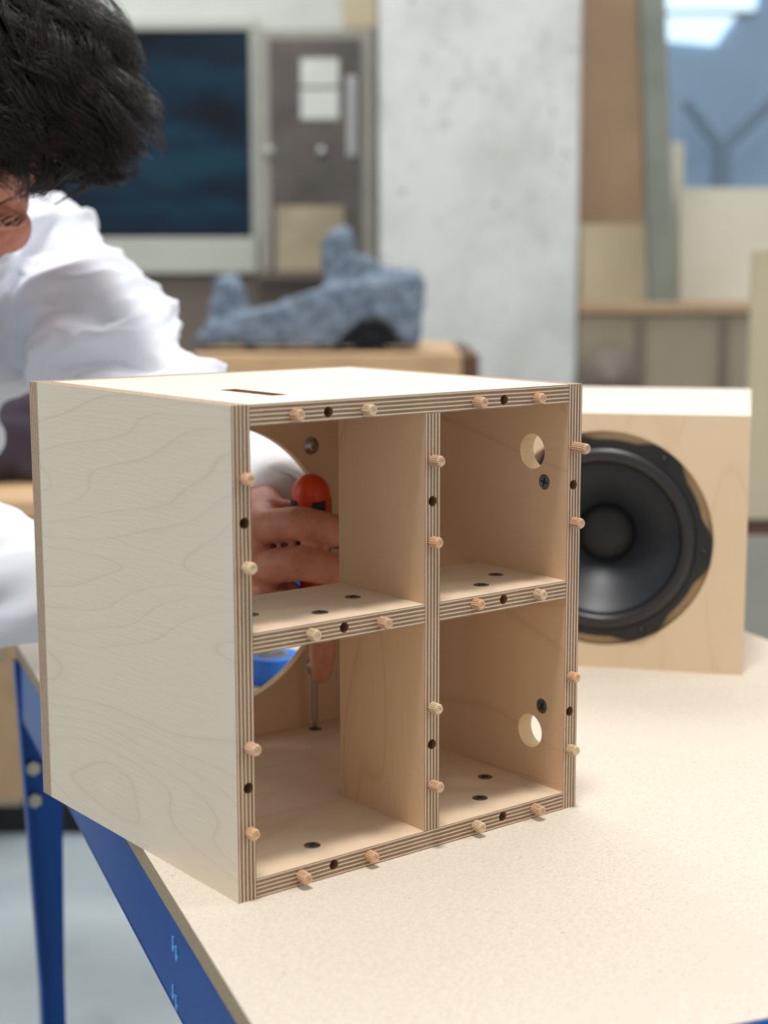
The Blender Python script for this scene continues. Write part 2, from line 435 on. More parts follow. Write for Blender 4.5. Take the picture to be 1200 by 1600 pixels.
def lean_board(name, mat, px0, px1, py0, py1, Y0, Y1, th, label, shift=0):
    a, b = onY(px0, py1, Y0), onY(px1, py1, Y0); c = onY(px0 + shift, py0, Y1); d = onY(px1 + shift, py0, Y1)
    a.z = b.z = zt
    bm = bmesh.new(); vs = []
    for k in (0, th):
        for p in (a, b, d, c): vs.append(bm.verts.new(p - a + Vector((0, k, 0))))
    for f in ((0, 1, 2, 3), (7, 6, 5, 4), (0, 4, 5, 1), (1, 5, 6, 2), (2, 6, 7, 3), (3, 7, 4, 0)): bm.faces.new([vs[i] for i in f])
    bmesh.ops.recalc_face_normals(bm, faces=bm.faces)
    return tag(link(name, to_mesh(bm), mat, None, a), label, 'board', 'boards leaning on the storage cabinet')
lean_board('tall_board', M['wood_brown'], 899, 1006, -140, 474, 5.38, 5.5, .02, 'tall brown board standing right beside the white pillar')
lean_board('short_board', M['wood_pale'], 906, 1010, 350, 474, 5.28, 5.33, .02, 'short pale board in front of the tall brown board')
lean_board('leaning_plank', M['greygreen'], 1016, 1056, -140, 470, 5.16, 5.3, .05, 'narrow grey-green plank leaning beside the brown boards', -20)
lean_board('wide_panel', M['cream'], 1062, 1330, 293, 474, 5.36, 5.42, .02, 'wide cream panel standing below the blue wall')
lean_board('narrow_board', M['cream'], 1046, 1068, 222, 474, 5.45, 5.52, .02, 'narrow cream strip board behind the wide cream panel')
# far blue wall: lit window and bracket post
w2 = bpy.data.objects.new('window_2', None); COL.objects.link(w2); tag(w2, 'bright daylit window high on the blue far wall', None, None, 'structure')
w2.location = onY(1100, 72, 8.98)
for (q, nm, mt) in ((((1030, 24), (1150, 24), (1118, 70), (1034, 62)), 'window_pane', 'skypane'), (((1034, -60), (1192, -60), (1180, 16), (1032, 18)), 'window_pane', 'skypane'), (((1026, 16), (1184, 16), (1160, 25), (1026, 25)), 'window_frame', 'frame')):
    bm = bmesh.new(); pts = [onY(x, y, 8.97) - w2.location for x, y in q]
    vs = [bm.verts.new(p + Vector((0, k, 0))) for k in (0, .03) for p in pts]
    for f in ((0, 1, 2, 3), (7, 6, 5, 4), (0, 4, 5, 1), (1, 5, 6, 2), (2, 6, 7, 3), (3, 7, 4, 0)): bm.faces.new([vs[i] for i in f])
    bmesh.ops.recalc_face_normals(bm, faces=bm.faces)
    link(nm, to_mesh(bm), M[mt], w2)
bp = thing('bracket_post', 'dark forked steel post in front of the blue far wall', 'post', onY(1126, 290, 8.6))
bp.location.z = 0
m_ = plain('dull_blue_steel', srgb(140, 160, 180), .6)
pz = onY(1126, 225, 8.6).z
for nm, a, b, r in (('post_shaft', (0, 0, 0), (0, 0, pz), .05), ('post_arm', (0, 0, pz - .03), (-.2, 0, pz + .22), .03), ('post_arm', (0, 0, pz - .03), (.3, 0, pz + .25), .03)):
    bm = bmesh.new(); b_cyl(bm, a, b, r, seg=14); link(nm, to_mesh(bm), m_, bp)
# near right tall cabinet
tc_ = thing('tall_cabinet', 'thin tall beige cabinet panel cut off by the right edge of the picture', 'cabinet', (onY(1172, 600, 3.0).x, 3.0, 0))
zt2, zm2 = onY(1180, 388, 3.0).z, onY(1180, 822, 3.0).z
box('upper_panel', M['cream' if False else 'wood_pale'], (0, .7, 0, .03, zm2 + .012, zt2), .004, tc_)
box('gap_strip', M['wood_dark'], (.004, .7, .012, .03, zm2 - .02, zm2 + .012), 0, tc_)
box('lower_panel', M['greymetal'], (0, .7, 0, .03, 0, zm2 - .02), .004, tc_)

# ------------------------------------------------------------------ background bench with felt
by = 3.6
pT = onY(560, 552, by); bz = pT.z
b3 = thing('wooden_workbench', 'brown wooden workbench behind the plywood box carrying the grey felt', 'workbench', (pT.x, by, 0))
bx0, bx1 = onY(300, 552, by).x - pT.x, onY(722, 552, by).x - pT.x
box('bench_top', M['wood_tan'], (bx0, bx1, 0, .6, bz - .06, bz), .006, b3)
box('end_cap', M['wood_dark'], (bx1, bx1 + .04, .01, .58, bz - .075, bz - .004), .005, b3)
box('apron', M['wood_brown'], (bx0 + .04, bx1 - .03, .03, .06, bz - .2, bz - .06), .004, b3)
for lx in (bx0 + .06, bx1 - .1):
    for ly in (.06, .48): box('leg', M['wood_brown'], (lx, lx + .07, ly, ly + .07, 0, bz - .06), .005, b3)
# felt
def fpoly(bm, pts, Y, th):
    vs = [onY(x, y, Y) for x, y in pts]
    f = [bm.verts.new(v) for v in vs]; g = [bm.verts.new(v + Vector((0, th, 0))) for v in vs]
    bm.faces.new(f); bm.faces.new(g[::-1])
    for i in range(len(f)): bm.faces.new((f[i], g[i], g[(i + 1) % len(f)], f[(i + 1) % len(f)]))
bm = bmesh.new()
fpoly(bm, [(300, 552), (318, 520), (360, 505), (430, 487), (500, 462), (560, 450), (655, 436), (664, 452), (656, 552), (636, 552), (618, 524), (590, 508), (560, 512), (538, 532), (528, 552)], by + .04, .22)
fpoly(bm, [(500, 398), (512, 368), (540, 362), (556, 382), (556, 402), (600, 424), (658, 438), (655, 458), (560, 462), (520, 470), (505, 440)], by + .14, .05)
fpoly(bm, [(520, 552), (525, 500), (640, 490), (645, 552)], by + .19, .09)
fpoly(bm, [(504, 440), (560, 425), (650, 440), (650, 470), (510, 480)], by + .2, .06)
fpoly(bm, [(318, 540), (335, 445), (362, 438), (378, 470), (386, 520), (380, 548)], by + .10, .12)
bmesh.ops.triangulate(bm, faces=bm.faces); bmesh.ops.recalc_face_normals(bm, faces=bm.faces)
fme = remesh(bm, .009, 5, .6)
for v in fme.vertices:
    n = mnoise.noise_vector(v.co * 26) * .007 + mnoise.noise_vector(v.co * 70) * .003
    v.co += n
zmin = min(v.co.z for v in fme.vertices)
for v in fme.vertices: v.co.z += bz - zmin + .0005
fo = link('felt_blanket', fme, M['felt']); tag(fo, 'crumpled grey wool felt blanket lying on the brown workbench', 'blanket')

# ------------------------------------------------------------------ left background bench
y2 = 2.5
t2 = thing('blue_workbench', 'wooden-topped workbench with blue rail behind the person', 'workbench', (onY(-260, 780, y2).x, y2, 0))
L2 = onY(520, 780, y2).x - t2.location.x
box('bench_top', M['wood_tan'], (0, L2, 0, .55, TABLE_Z - .03, TABLE_Z), .004, t2)
box('rail', M['blue'], (.01, L2 - .01, .015, .04, TABLE_Z - .085, TABLE_Z - .03), .003, t2)
box('rail', M['blue'], (.01, L2 - .01, .51, .535, TABLE_Z - .085, TABLE_Z - .03), .003, t2)
for lx in (.02, L2 - .07):
    for ly in (.02, .49): box('leg', M['blue'], (lx, lx + .045, ly, ly + .045, 0, TABLE_Z - .03), .003, t2)
bm = bmesh.new()
c0 = Vector((onY(20, 680, 2.75).x, 2.78, TABLE_Z))
b_ball(bm, c0 + Vector((-.05, 0, .06)), (.15, .1, .075)); b_ball(bm, c0 + Vector((-.03, .02, .11)), (.10, .08, .06)); b_ball(bm, c0 + Vector((.05, -.02, .03)), (.07, .06, .05))
bme = remesh(bm, .008, 4)
for v in bme.vertices:
    v.co += mnoise.noise_vector(v.co * 18) * .012
    if v.co.z < TABLE_Z + .001: v.co.z = TABLE_Z + .001
tag(link('folded_jacket', bme, M['purple']), 'dark purple bundle of fabric on the bench behind the person', 'fabric')
# low cupboard farther back, black block painted for the shadow under it
lc = thing('low_cupboard', 'tan low cupboard over a black painted shadow behind the blue table leg', 'cupboard', (onY(-300, 1300, 3.35).x, 3.35, 0))
LW = onY(146, 1300, 3.35).x - lc.location.x
zc = onY(50, 1262, 3.35).z
box('under_shade', M['undershade'], (0, LW, .02, .5, 0, zc), .004, lc)
zc2 = .62
box('cupboard_body', M['wood_pale'], (0, LW - .16, .01, .5, zc, zc2), .004, lc)
for k in range(3):
    xx = .03 + k * .16
    d_ = box('drawer_front', M['wood_tan'], (xx, xx + .15, -.005, .01, zc + .02, zc2 - .15), .003, lc)
    box('handle', M['frame'], (xx + .05, xx + .10, -.02, -.005, zc2 - .21, zc2 - .195), .002, d_)

# ------------------------------------------------------------------ work table
TA = YAW + math.atan2(-.2995, .954)
near = Bw(-100.5, -207.9, 0); near.z = 0
tb = thing('work_table', 'small work table with pale MDF top and blue steel frame under the box', 'table', near, TA)
TW, TL, TT, RH = .703, .936, .014, .069
bm = bmesh.new(); b_box(bm, 0, TW, 0, TL, TABLE_Z - TT, TABLE_Z, .0008)
for f in bm.faces: f.material_index = 0 if f.normal.z > .9 else 1
link('table_top', to_mesh(bm), [M['mdf'], M['mdf_edge']], tb)
def rail(dims): return box('rail', M['blue'], dims, .0012, tb)
def channel(x0, x1, y0, y1, lipx, lipy, ztop=TABLE_Z - TT):
    """folded steel rail: upright web and an inward lip at its foot"""
    bm = bmesh.new(); b_box(bm, x0, x1, y0, y1, TABLE_Z - RH, ztop, .0008)
    b_box(bm, min(x0, x0 + lipx), max(x1, x1 + lipx), min(y0, y0 + lipy), max(y1, y1 + lipy), TABLE_Z - RH - .002, TABLE_Z - RH, 0)
    return link('rail', to_mesh(bm), M['blue'], tb)
rl = channel(0, .003, .0, TL, .025, 0)
channel(TW - .003, TW, 0, TL, -.025, 0)
channel(0, TW, -.003, 0, 0, .025, TABLE_Z - .0005)
channel(0.003, TW - .003, TL - .003, TL, 0, -.025)
inv = (Matrix.Translation(near) @ Matrix.Rotation(TA, 4, 'Z')).inverted()
def on_left(px, py):                      # ray onto the left rail's face, table-local
    o, d = inv @ CAM, inv.to_3x3() @ ray(px, py)
    return o + d * (-o.x / d.x)
for px, py in ((271, 1481), (276, 1496), (271, 1556), (276, 1573)):
    p = on_left(px, py); bm = bmesh.new()
    b_cyl(bm, p + Vector((-.0006, 0, 0)), p + Vector((.0006, 0, 0)), .0022, seg=12)
    b_box(bm, p.x - .0006, p.x + .0006, p.y - .0011, p.y + .0011, p.z, p.z + .007)
    link('key_slot', to_mesh(bm), M['bluehi'], rl)
def leg_me(sx, sy, side=.018):
    """tapered angle-section leg; sx, sy give the inward directions"""
    bm = bmesh.new()
    prof = ((TABLE_Z - TT - .001, 0, .047), (TABLE_Z - .35, .012, .038), (0, .014, .036))
    for ax in (0, 1):
        prev = None
        for z, a, b in ((z, a, b if ax == 0 else a + side) for z, a, b in prof):
            ring = []
            for (u, t) in ((a, 0), (b, 0), (b, .003), (a, .003)):
                ring.append(bm.verts.new((sx * (u if ax == 0 else t + .012 * (a > 0) * 0 + a * 1.0), sy * ((t + a * 1.0) if ax == 0 else u), z)))
            if prev:
                for k in range(4): bm.faces.new((prev[k], prev[(k + 1) % 4], ring[(k + 1) % 4], ring[k]))
            else: bm.faces.new(ring[::-1])
            prev = ring
        bm.faces.new(prev)
    bmesh.ops.recalc_face_normals(bm, faces=bm.faces)
    return to_mesh(bm)
for (sx, sy, x, y) in ((1, -1, -.004, TL - .004), (-1, -1, TW - .0035, TL - .022), (1, 1, .0035, .004), (-1, 1, TW - .0035, .004)):
    lg = link('leg', leg_me(sx, sy), M['blue'], tb, (x, y, 0))
    if (sx, y) == (1, TL - .004):
        # bolts on the flange that faces the camera
        for px, py in ((50, 1197), (52, 1247)):
            o, d = inv @ CAM, inv.to_3x3() @ ray(px, py)
            p = o + d * ((TL - .0075 - o.y) / d.y) - Vector((x, y, 0))
            bm = bmesh.new(); b_cyl(bm, p, p + Vector((0, -.010, 0)), .0085, .0075, 6)
            link('bolt', to_mesh(bm), M['bolt'], lg)

# ------------------------------------------------------------------ plywood cabinet
W_, H_, D_ = .2737, .2897, .241
cab = thing('speaker_cabinet', 'unfinished birch plywood speaker cabinet open towards the camera, wooden dowels along its edges', 'cabinet', Bw(0, 0, .0), YAW)
def panel(name, x0, x1, y0, y1, z0, z1, ax, face, edge, cutters=(), cmat=None):
    bm = bmesh.new(); b_box(bm, 0, x1 - x0, 0, y1 - y0, 0, z1 - z0)
    bm.normal_update()
    for f in bm.faces: f.material_index = 0 if abs(f.normal[ax]) > .9 else 1
    me = to_mesh(bm)
    if cutters:
        cs = []
        for c in cutters:
            cb = bmesh.new()
            if c[0] == 'cyl':
                a, b, r = c[1:]; o = Vector((x0, y0, z0))
                b_cyl(cb, Vector(a) - o, Vector(b) - o, r, seg=c_seg(r))
            else:
                q = c[1:]; b_box(cb, q[0] - x0, q[1] - x0, q[2] - y0, q[3] - y0, q[4] - z0, q[5] - z0)
            cs.append(to_mesh(cb))
        me = cut(me, [face, edge], cs, [M['bore'] if (c[0] == 'cyl' and c[3] < .01) else (cmat or M['bore']) for c in cutters])
        mats = []
        return link(name, me, [], cab, (x0, y0, z0))
    return link(name, me, [face, edge], cab, (x0, y0, z0))
def c_seg(r): return 20 if r < .01 else (36 if r < .05 else 96)
def bore(x, z, r=.0033): return ('cyl', (x, -.001, z), (x, .022, z), r)
ZD, ZH = (.2482, .1978, .0925, .0417), (.2231, .0682)
zs0, zs1 = .1467, .1590
dx0, dx1 = .1393, .1516
lc_x, rc_x, dv_x = .0078, W_ - .0068, .1455
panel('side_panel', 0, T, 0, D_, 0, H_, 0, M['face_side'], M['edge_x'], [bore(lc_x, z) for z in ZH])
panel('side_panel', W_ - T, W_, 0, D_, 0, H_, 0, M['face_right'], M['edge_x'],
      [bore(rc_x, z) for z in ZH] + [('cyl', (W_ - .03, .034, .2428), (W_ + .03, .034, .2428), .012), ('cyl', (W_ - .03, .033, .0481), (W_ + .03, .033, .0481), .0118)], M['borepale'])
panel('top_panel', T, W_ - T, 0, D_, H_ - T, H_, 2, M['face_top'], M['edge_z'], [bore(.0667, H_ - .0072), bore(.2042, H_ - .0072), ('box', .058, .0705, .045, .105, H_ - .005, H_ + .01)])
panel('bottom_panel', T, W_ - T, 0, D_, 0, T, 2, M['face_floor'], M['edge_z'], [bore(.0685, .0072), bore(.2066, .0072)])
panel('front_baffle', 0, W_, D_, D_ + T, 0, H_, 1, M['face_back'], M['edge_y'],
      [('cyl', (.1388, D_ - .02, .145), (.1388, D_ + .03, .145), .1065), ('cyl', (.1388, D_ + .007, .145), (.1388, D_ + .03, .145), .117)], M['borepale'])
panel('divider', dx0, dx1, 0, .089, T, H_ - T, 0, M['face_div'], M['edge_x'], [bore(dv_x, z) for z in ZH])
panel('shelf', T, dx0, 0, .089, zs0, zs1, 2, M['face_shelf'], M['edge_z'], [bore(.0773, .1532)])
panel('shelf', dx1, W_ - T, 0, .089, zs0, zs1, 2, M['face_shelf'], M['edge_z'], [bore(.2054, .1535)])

def dowel_me(L, r=.0036, fl=18):
    bm = bmesh.new(); rings = []
    prof = [(.006, 1.0), (-(L - .0012), 1.0), (-L, .80), (-L, .45), (-L + .0003, .42)]
    for i, (y, k) in enumerate(prof):
        ring = []
        for a in range(fl * 2):
            g = (1 - .15 * (a % 2)) if i < 2 else 1
            ph = math.pi * a / fl
            ring.append(bm.verts.new((r * k * g * math.cos(ph), y, r * k * g * math.sin(ph))))
        rings.append(ring)
    for A, B in zip(rings, rings[1:]):
        for k in range(len(A)): bm.faces.new((A[k], A[(k + 1) % len(A)], B[(k + 1) % len(A)], B[k]))
    bm.faces.new(rings[-1])
    bmesh.ops.recalc_face_normals(bm, faces=bm.faces)
    return to_mesh(bm)
dmes = [dowel_me(L) for L in (.0065, .0075, .0085)]
dlong = dowel_me(.0125)
for i, me in enumerate(dmes): me.materials.append(M['dowel'][i])
dlong.materials.append(M['dowel'][2])
spots = [(lc_x + .0005, z) for z in ZD] + [(dv_x, z) for z in ZD] + [(rc_x, z) for z in ZD]
spots += [(x, H_ - .0075) for x in (.0425, .0938, .1805, .2323)] + [(x, .0068) for x in (.0439, .0955, .1826, .2350)]
spots += [(.0525, .1530), (.1048, .1529), (.1807, .1541), (.2345, .1536)]
for i, (x, z) in enumerate(spots):
    me = dlong if (x, z) == (rc_x, ZD[0]) else dmes[(i * 7 + i // 4) % 3]
    o = bpy.data.objects.new('dowel', me); COL.objects.link(o); o.parent = cab
    o.location = (x, 0, z); o.rotation_euler = (random.uniform(-.05, .05), random.uniform(0, 6.28), random.uniform(-.05, .05))
# screws: countersunk heads, the recess's shade painted as a raised dark cross
hb = lathe_me([(0, -.006), (.0022, -.006), (.0024, -.0034), (.0051, -.0003), (.0052, .0002), (.0049, .0004), (.0030, .0005), (0, .0005)], 28)
sb = bmesh.new(); sb.from_mesh(hb); nf = len(sb.faces)
b_box(sb, -.0031, .0031, -.00065, .00065, -.001, .0006); b_box(sb, -.00065, .00065, -.0031, .0031, -.001, .0006)
b_cyl(sb, (0, 0, -.001), (0, 0, .00062), .0012, seg=12)
sb.faces.ensure_lookup_table()
for f in sb.faces[nf:]: f.material_index = 1
screw_me = to_mesh(sb); screw_me.materials.append(M['screw']); screw_me.materials.append(M['recess'])
def screw(x, y, z, rot, spin):
    o = bpy.data.objects.new('screw', screw_me); COL.objects.link(o); o.parent = cab
    o.location = (x, y, z); o.rotation_euler = (Matrix.Rotation(rot[1], 3, rot[0]) @ Matrix.Rotation(spin, 3, 'Z')).to_euler()
for x, y in ((.0693, .0238), (.2093, .0258), (.2418, .0571), (.2165, .2265), (.0693, .205)): screw(x, y, T, ('X', 0), random.random() * 3)
for x, y in ((.075, .0216), (.1177, .0456), (.0385, .0424), (.2075, .0241), (.2388, .0444)): screw(x, y, zs1, ('X', 0), random.random() * 3)
for y, z in ((.0219, .2231), (.0213, .0681)): screw(W_ - T, y, z, ('Y', -math.pi / 2), random.random() * 3)
# T-nuts round the woofer opening
tn = lathe_me([(.0020, .003), (.0036, .003), (.0038, .0014), (.0066, .0012), (.0068, .0002), (.0068, -.001), (.0020, -.001)], 24, 'Y-')
tn.materials.append(M['steel'])
for sx in (-1, 1):
    for sz in (-1, 1):
        o = bpy.data.objects.new('t_nut', tn); COL.objects.link(o); o.parent = cab
        o.location = (.1388 + sx * .0862, D_, .145 + sz * .0862)

# ------------------------------------------------------------------ finished speaker
SA_ = math.radians(-13.0)
so = Bw(643.7, 157.5, 0) - Vector((.274 * math.cos(SA_), .274 * math.sin(SA_), 0))
spk = thing('finished_speaker', 'finished birch speaker with a large black woofer behind the plywood box', 'speaker', so, SA_)
SW, SH, SD = .274, .236, .33
wc = (.1455, .121)
def sbox(name, dims, ax, mats):
    bm = bmesh.new(); b_box(bm, *dims); bm.normal_update()
    for f in bm.faces: f.material_index = 0 if abs(f.normal[ax]) > .9 else 1
    return to_mesh(bm)
bm_ = sbox('baffle', (0, SW, 0, T, 0, SH), 1, None)
k1 = bmesh.new(); b_cyl(k1, (wc[0], -.01, wc[1]), (wc[0], .03, wc[1]), .088, seg=96)
k2 = bmesh.new(); b_cyl(k2, (wc[0], -.01, wc[1]), (wc[0], .0065, wc[1]), .0992, seg=96)
link('front_baffle', cut(bm_, [M['spk_face'], M['spk_top']], [to_mesh(k2), to_mesh(k1)], M['borepale']), [], spk)
box('top_panel', M['spk_top'], (0, SW, T, SD, SH - T, SH), 0, spk)
box('bottom_panel', M['spk_face'], (0, SW, T, SD, 0, T), 0, spk)
box('side_panel', M['spk_face'], (0, T, T, SD, T, SH - T), 0, spk)
box('side_panel', M['spk_face'], (SW - T, SW, T, SD, T, SH - T), 0, spk)
box('back_panel', M['spk_face'], (T, SW - T, SD - T, SD, T, SH - T), 0, spk)
# woofer: lugged frame > surround, cone, dust cap, screws
bm = bmesh.new(); N = 144; ro, ri, rob = [], [], []
def lug(th): 
    a = (math.degrees(th) + 6) % 60; a = min(a, 60 - a) / 30
    s_ = max(0, min(1, (a - .18) / .5)); s_ = s_ * s_ * (3 - 2 * s_)
    return .0982 - .0072 * s_
for k in range(N):
    th = 2 * math.pi * k / N; r = lug(th)
    ro.append(bm.verts.new((r * math.cos(th), -.0045, r * math.sin(th)))); rob.append(bm.verts.new((r * math.cos(th), .005, r * math.sin(th))))
    ri.append((bm.verts.new((.0845 * math.cos(th), -.0055, .0845 * math.sin(th))), bm.verts.new((.0835 * math.cos(th), .003, .0835 * math.sin(th)))))
for k in range(N):
    j = (k + 1) % N
    bm.faces.new((ro[k], ro[j], rob[j], rob[k])); bm.faces.new((ro[k], ri[k][0], ri[j][0], ro[j])); bm.faces.new((ri[k][0], ri[k][1], ri[j][1], ri[j][0]))
    bm.faces.new((rob[k], rob[j], ri[j][1], ri[k][1]))
bmesh.ops.recalc_face_normals(bm, faces=bm.faces)
wf_ = link('woofer', to_mesh(bm), M['black'], spk, (wc[0], .003, wc[1]))
tag(wf_, 'black woofer with lugged frame')
sur = [(.0855, .001)] + [(.0775 + .0075 * math.cos(a), .0015 + .0075 * math.sin(a)) for a in np.linspace(.1, math.pi - .1, 12)] + [(.069, .0)]
link('surround', lathe_me(sur, 96, 'Y-'), M['surround'], wf_)
cone = [(.070, .001), (.066, -.003), (.056, -.011), (.044, -.020), (.034, -.029), (.028, -.035), (.024, -.038)]
link('cone', lathe_me(cone, 96, 'Y-'), M['cone'], wf_)
cap = [(.0275, -.036), (.0262, -.0325), (.021, -.0285), (.012, -.0255), (0, -.0245)]
link('dust_cap', lathe_me(cap, 64, 'Y-'), M['cap'], wf_)
for k in range(6):
    th = math.radians(-6 + 60 * k)
    link('frame_screw', lathe_me([(0, .002), (.003, .0015), (.0034, 0), (0, 0)], 14, 'Y-'), M['black'], wf_, (.0915 * math.cos(th), -.005, .0915 * math.sin(th)))

# small blue and grey item on the table, seen through the round opening
tp = onZ(424, 1062, TABLE_Z)
tr = thing('tape_roll', 'small round blue and grey item on the table seen through the round opening', 'tape roll', tp)
link('tape', lathe_me([(.016, 0), (.026, 0), (.027, .002), (.027, .022), (.026, .024), (.016, .024), (.016, 0)], 40), M['bluetape'], tr)
link('core', lathe_me([(.014, .001), (.016, .001), (.016, .0245), (.014, .0245), (.014, .001)], 40), M['greyplastic'], tr)

# ------------------------------------------------------------------ screwdriver
tip = Bw(216.5, 226.5, 13.4)
htop = cw(485, 741, 1.166)
ax = (htop - tip); LEN = ax.length; ax.normalize()
sd = thing('screwdriver', 'orange and black screwdriver held upright by the hand inside the box', 'screwdriver', tip)
sd.rotation_euler = ax.to_track_quat('Z', 'Y').to_euler()
hl = .098
z0 = LEN - hl
prof = [(0, z0 - .002), (.0075, z0), (.010, z0 + .006), (.0095, z0 + .014), (.0125, z0 + .024), (.0142, z0 + .05), (.0146, z0 + .075)]
prof += [(.0146 * math.cos(a), z0 + hl - .0155 + .0155 * math.sin(a)) for a in np.linspace(.1, math.pi / 2 - .001, 8)] + [(0, LEN)]
link('handle', lathe_me(prof, 40), M['orange'], sd)
# dark grip insets
camdir = (sd.rotation_euler.to_matrix().inverted() @ (CAM - tip)); ca = math.atan2(camdir.y, camdir.x)
for k in range(4):
    a0 = ca + .42 + k * math.pi / 2
    bm = bmesh.new(); cols = []
    for i in range(7):
        a = a0 + (i - 3) * .12
        col = []
        for j in range(9):
            z = z0 + .026 + (hl - .044) * j / 8; r = .0127 + .0020 * min(1, j / 4)
            r += .0006
            col.append(bm.verts.new((r * math.cos(a), r * math.sin(a), z)))
        cols.append(col)
    for A, B in zip(cols, cols[1:]):
        for j in range(8): bm.faces.new((A[j], B[j], B[j + 1], A[j + 1]))
    o = link('grip_inset', to_mesh(bm, smooth=True), M['grip'], sd)
    md = o.modifiers.new('s', 'SOLIDIFY'); md.thickness = .0012; md.offset = -1
bm = bmesh.new(); b_cyl(bm, (0, 0, .006), (0, 0, z0 + .004), .0024, seg=16); b_cyl(bm, (0, 0, 0), (0, 0, .006), .0012, .0024, 16)
link('shaft', to_mesh(bm, smooth=False), M['steel'], sd)

# ------------------------------------------------------------------ person
def cc(x, y, d): return CAM + RV * x + UV * y + fw * d
Lsh, Rsh = cc(-.350, .262, 1.62), cc(-.575, .25, 1.39)
Lel, Lwr = cw(218, 600, 1.45), cw(398, 758, 1.255)
Rel, Rwr = cw(-150, 880, 1.27), cw(160, 925, 1.24)
mid = (Lsh + Rsh) / 2; hip = cc(-.69, -.215, 1.60)
spine = (mid - hip).normalized()
sax = (Lsh - Rsh).normalized(); fax = spine.cross(sax).normalized()
if fax.y > 0: fax = -fax
sax = fax.cross(spine) if fax.cross(spine).dot(sax) > 0 else -fax.cross(spine)
TM = Matrix((sax, fax, spine)).transposed()
HC = cc(-.358, .308, 1.32)
pitch, yaw_h, roll_h = math.radians(60), math.radians(8), math.radians(10)
def rotv(v):
    v = Matrix.Rotation(roll_h, 3, 'Y') @ v
    v = Matrix.Rotation(pitch, 3, 'X') @ v
    return Matrix.Rotation(yaw_h, 3, 'Z') @ v
HL, HF, HU = rotv(Vector((1, 0, 0))), rotv(Vector((0, -1, 0))), rotv(Vector((0, 0, 1)))
HM = Matrix((HL, HF, HU)).transposed()
def hp(l, f, u): return HC + HL * l + HF * f + HU * u
nb = mid + spine * .055 + fax * .02
foot = thing('person', 'dark-haired person in a white long-sleeved top bending over the box', 'person', (hip.x, hip.y, 0))
PB = foot.location
def plink(name, me, mat, parent=None):
    me.transform(Matrix.Translation(-PB)); return link(name, me, mat, parent or foot)
bm = bmesh.new()
# head
b_ball(bm, hp(0, -.015, .03), (.076, .097, .085), HM); b_ball(bm, hp(0, .03, -.03), (.062, .060, .084), HM)
b_ball(bm, hp(0, .054, -.094), (.03, .028, .021), HM)
for s in (-1, 1):
    b_ball(bm, hp(s * .028, .079, .020), (.029, .011, .009), HM); b_ball(bm, hp(s * .042, .060, -.025), (.022, .021, .025), HM)
    b_ball(bm, hp(s * .031, .0775, .0), (.0145, .0125, .0115), HM); b_ball(bm, hp(s * .0115, .096, -.031), (.0085, .01, .007), HM, 2)
    b_ball(bm, hp(s * .079, -.008, -.004), (.008, .018, .031), HM)
b_caps(bm, [hp(0, .088, .008), hp(0, .098, -.012), hp(0, .109, -.027)], [.0085, .0095, .0115], 2)
b_ball(bm, hp(0, .0875, -.0575), (.022, .009, .0055), HM, 2); b_ball(bm, hp(0, .0855, -.0665), (.019, .009, .006), HM, 2)
b_caps(bm, [hp(0, -.03, -.05), hp(0, -.045, -.09), nb, mid - spine * .05], [.056, .054, .06, .075])
# trunk and legs
b_ball(bm, mid - spine * .10, (.165, .095, .17), TM); b_ball(bm, mid - spine * .28, (.145, .09, .17), TM); b_ball(bm, hip + spine * .02, (.155, .1, .13), TM)
hL, hR = hip + sax * .085, hip - sax * .085
fL = Vector((hL.x + .02, hL.y + .03, .07)); fR = Vector((hR.x - .03, hR.y - .02, .07))
kL = (hL + fL) / 2 + fax * .03; kR = (hR + fR) / 2 + fax * .03
for h, k, f in ((hL, kL, fL), (hR, kR, fR)): b_caps(bm, [h, k, f], [.078, .052, .036])
# arms
b_caps(bm, [mid - spine * .03, Lsh - spine * .02, Lel, Lwr], [.06, .040, .034, .025]); b_caps(bm, [mid - spine * .03, Rsh - spine * .02, Rel, Rwr], [.06, .040, .034, .025])
# left hand: back of the hand to the camera, fingers round the handle, index along the shaft
fing = [([(418, 800, 1.190), (462, 803, 1.197), (500, 815, 1.209)], (.0120, .0100, .0075)),
        ([(410, 823, 1.172), (470, 817, 1.150), (522, 829, 1.150), (545, 838, 1.178), (512, 842, 1.204)], (.0130, .0128, .0122, .0100, .0078)),
        ([(408, 887, 1.170), (470, 880, 1.149), (523, 891, 1.148), (546, 893, 1.178), (512, 895, 1.204)], (.0132, .0130, .0123, .0100, .0078)),
        ([(418, 944, 1.172), (476, 952, 1.150), (505, 990, 1.156), (503, 1030, 1.166), (502, 1054, 1.174)], (.0128, .0118, .0105, .0095, .0075)),
        ([(402, 880, 1.215), (432, 925, 1.224), (468, 968, 1.214), (490, 1000, 1.207)], (.0165, .0125, .0108, .0085))]
for pts, rad in fing:
    P = [cw(*p) for p in pts]; b_caps(bm, P, rad, 2, 14)
    b_caps(bm, [Lwr + (P[0] - Lwr) * .15, P[0]], [.019, rad[0] * 1.12], 2, 14)
b_caps(bm, [cw(402, 826, 1.182), cw(400, 884, 1.182), cw(410, 938, 1.185)], [.014, .0145, .0135], 2, 14)
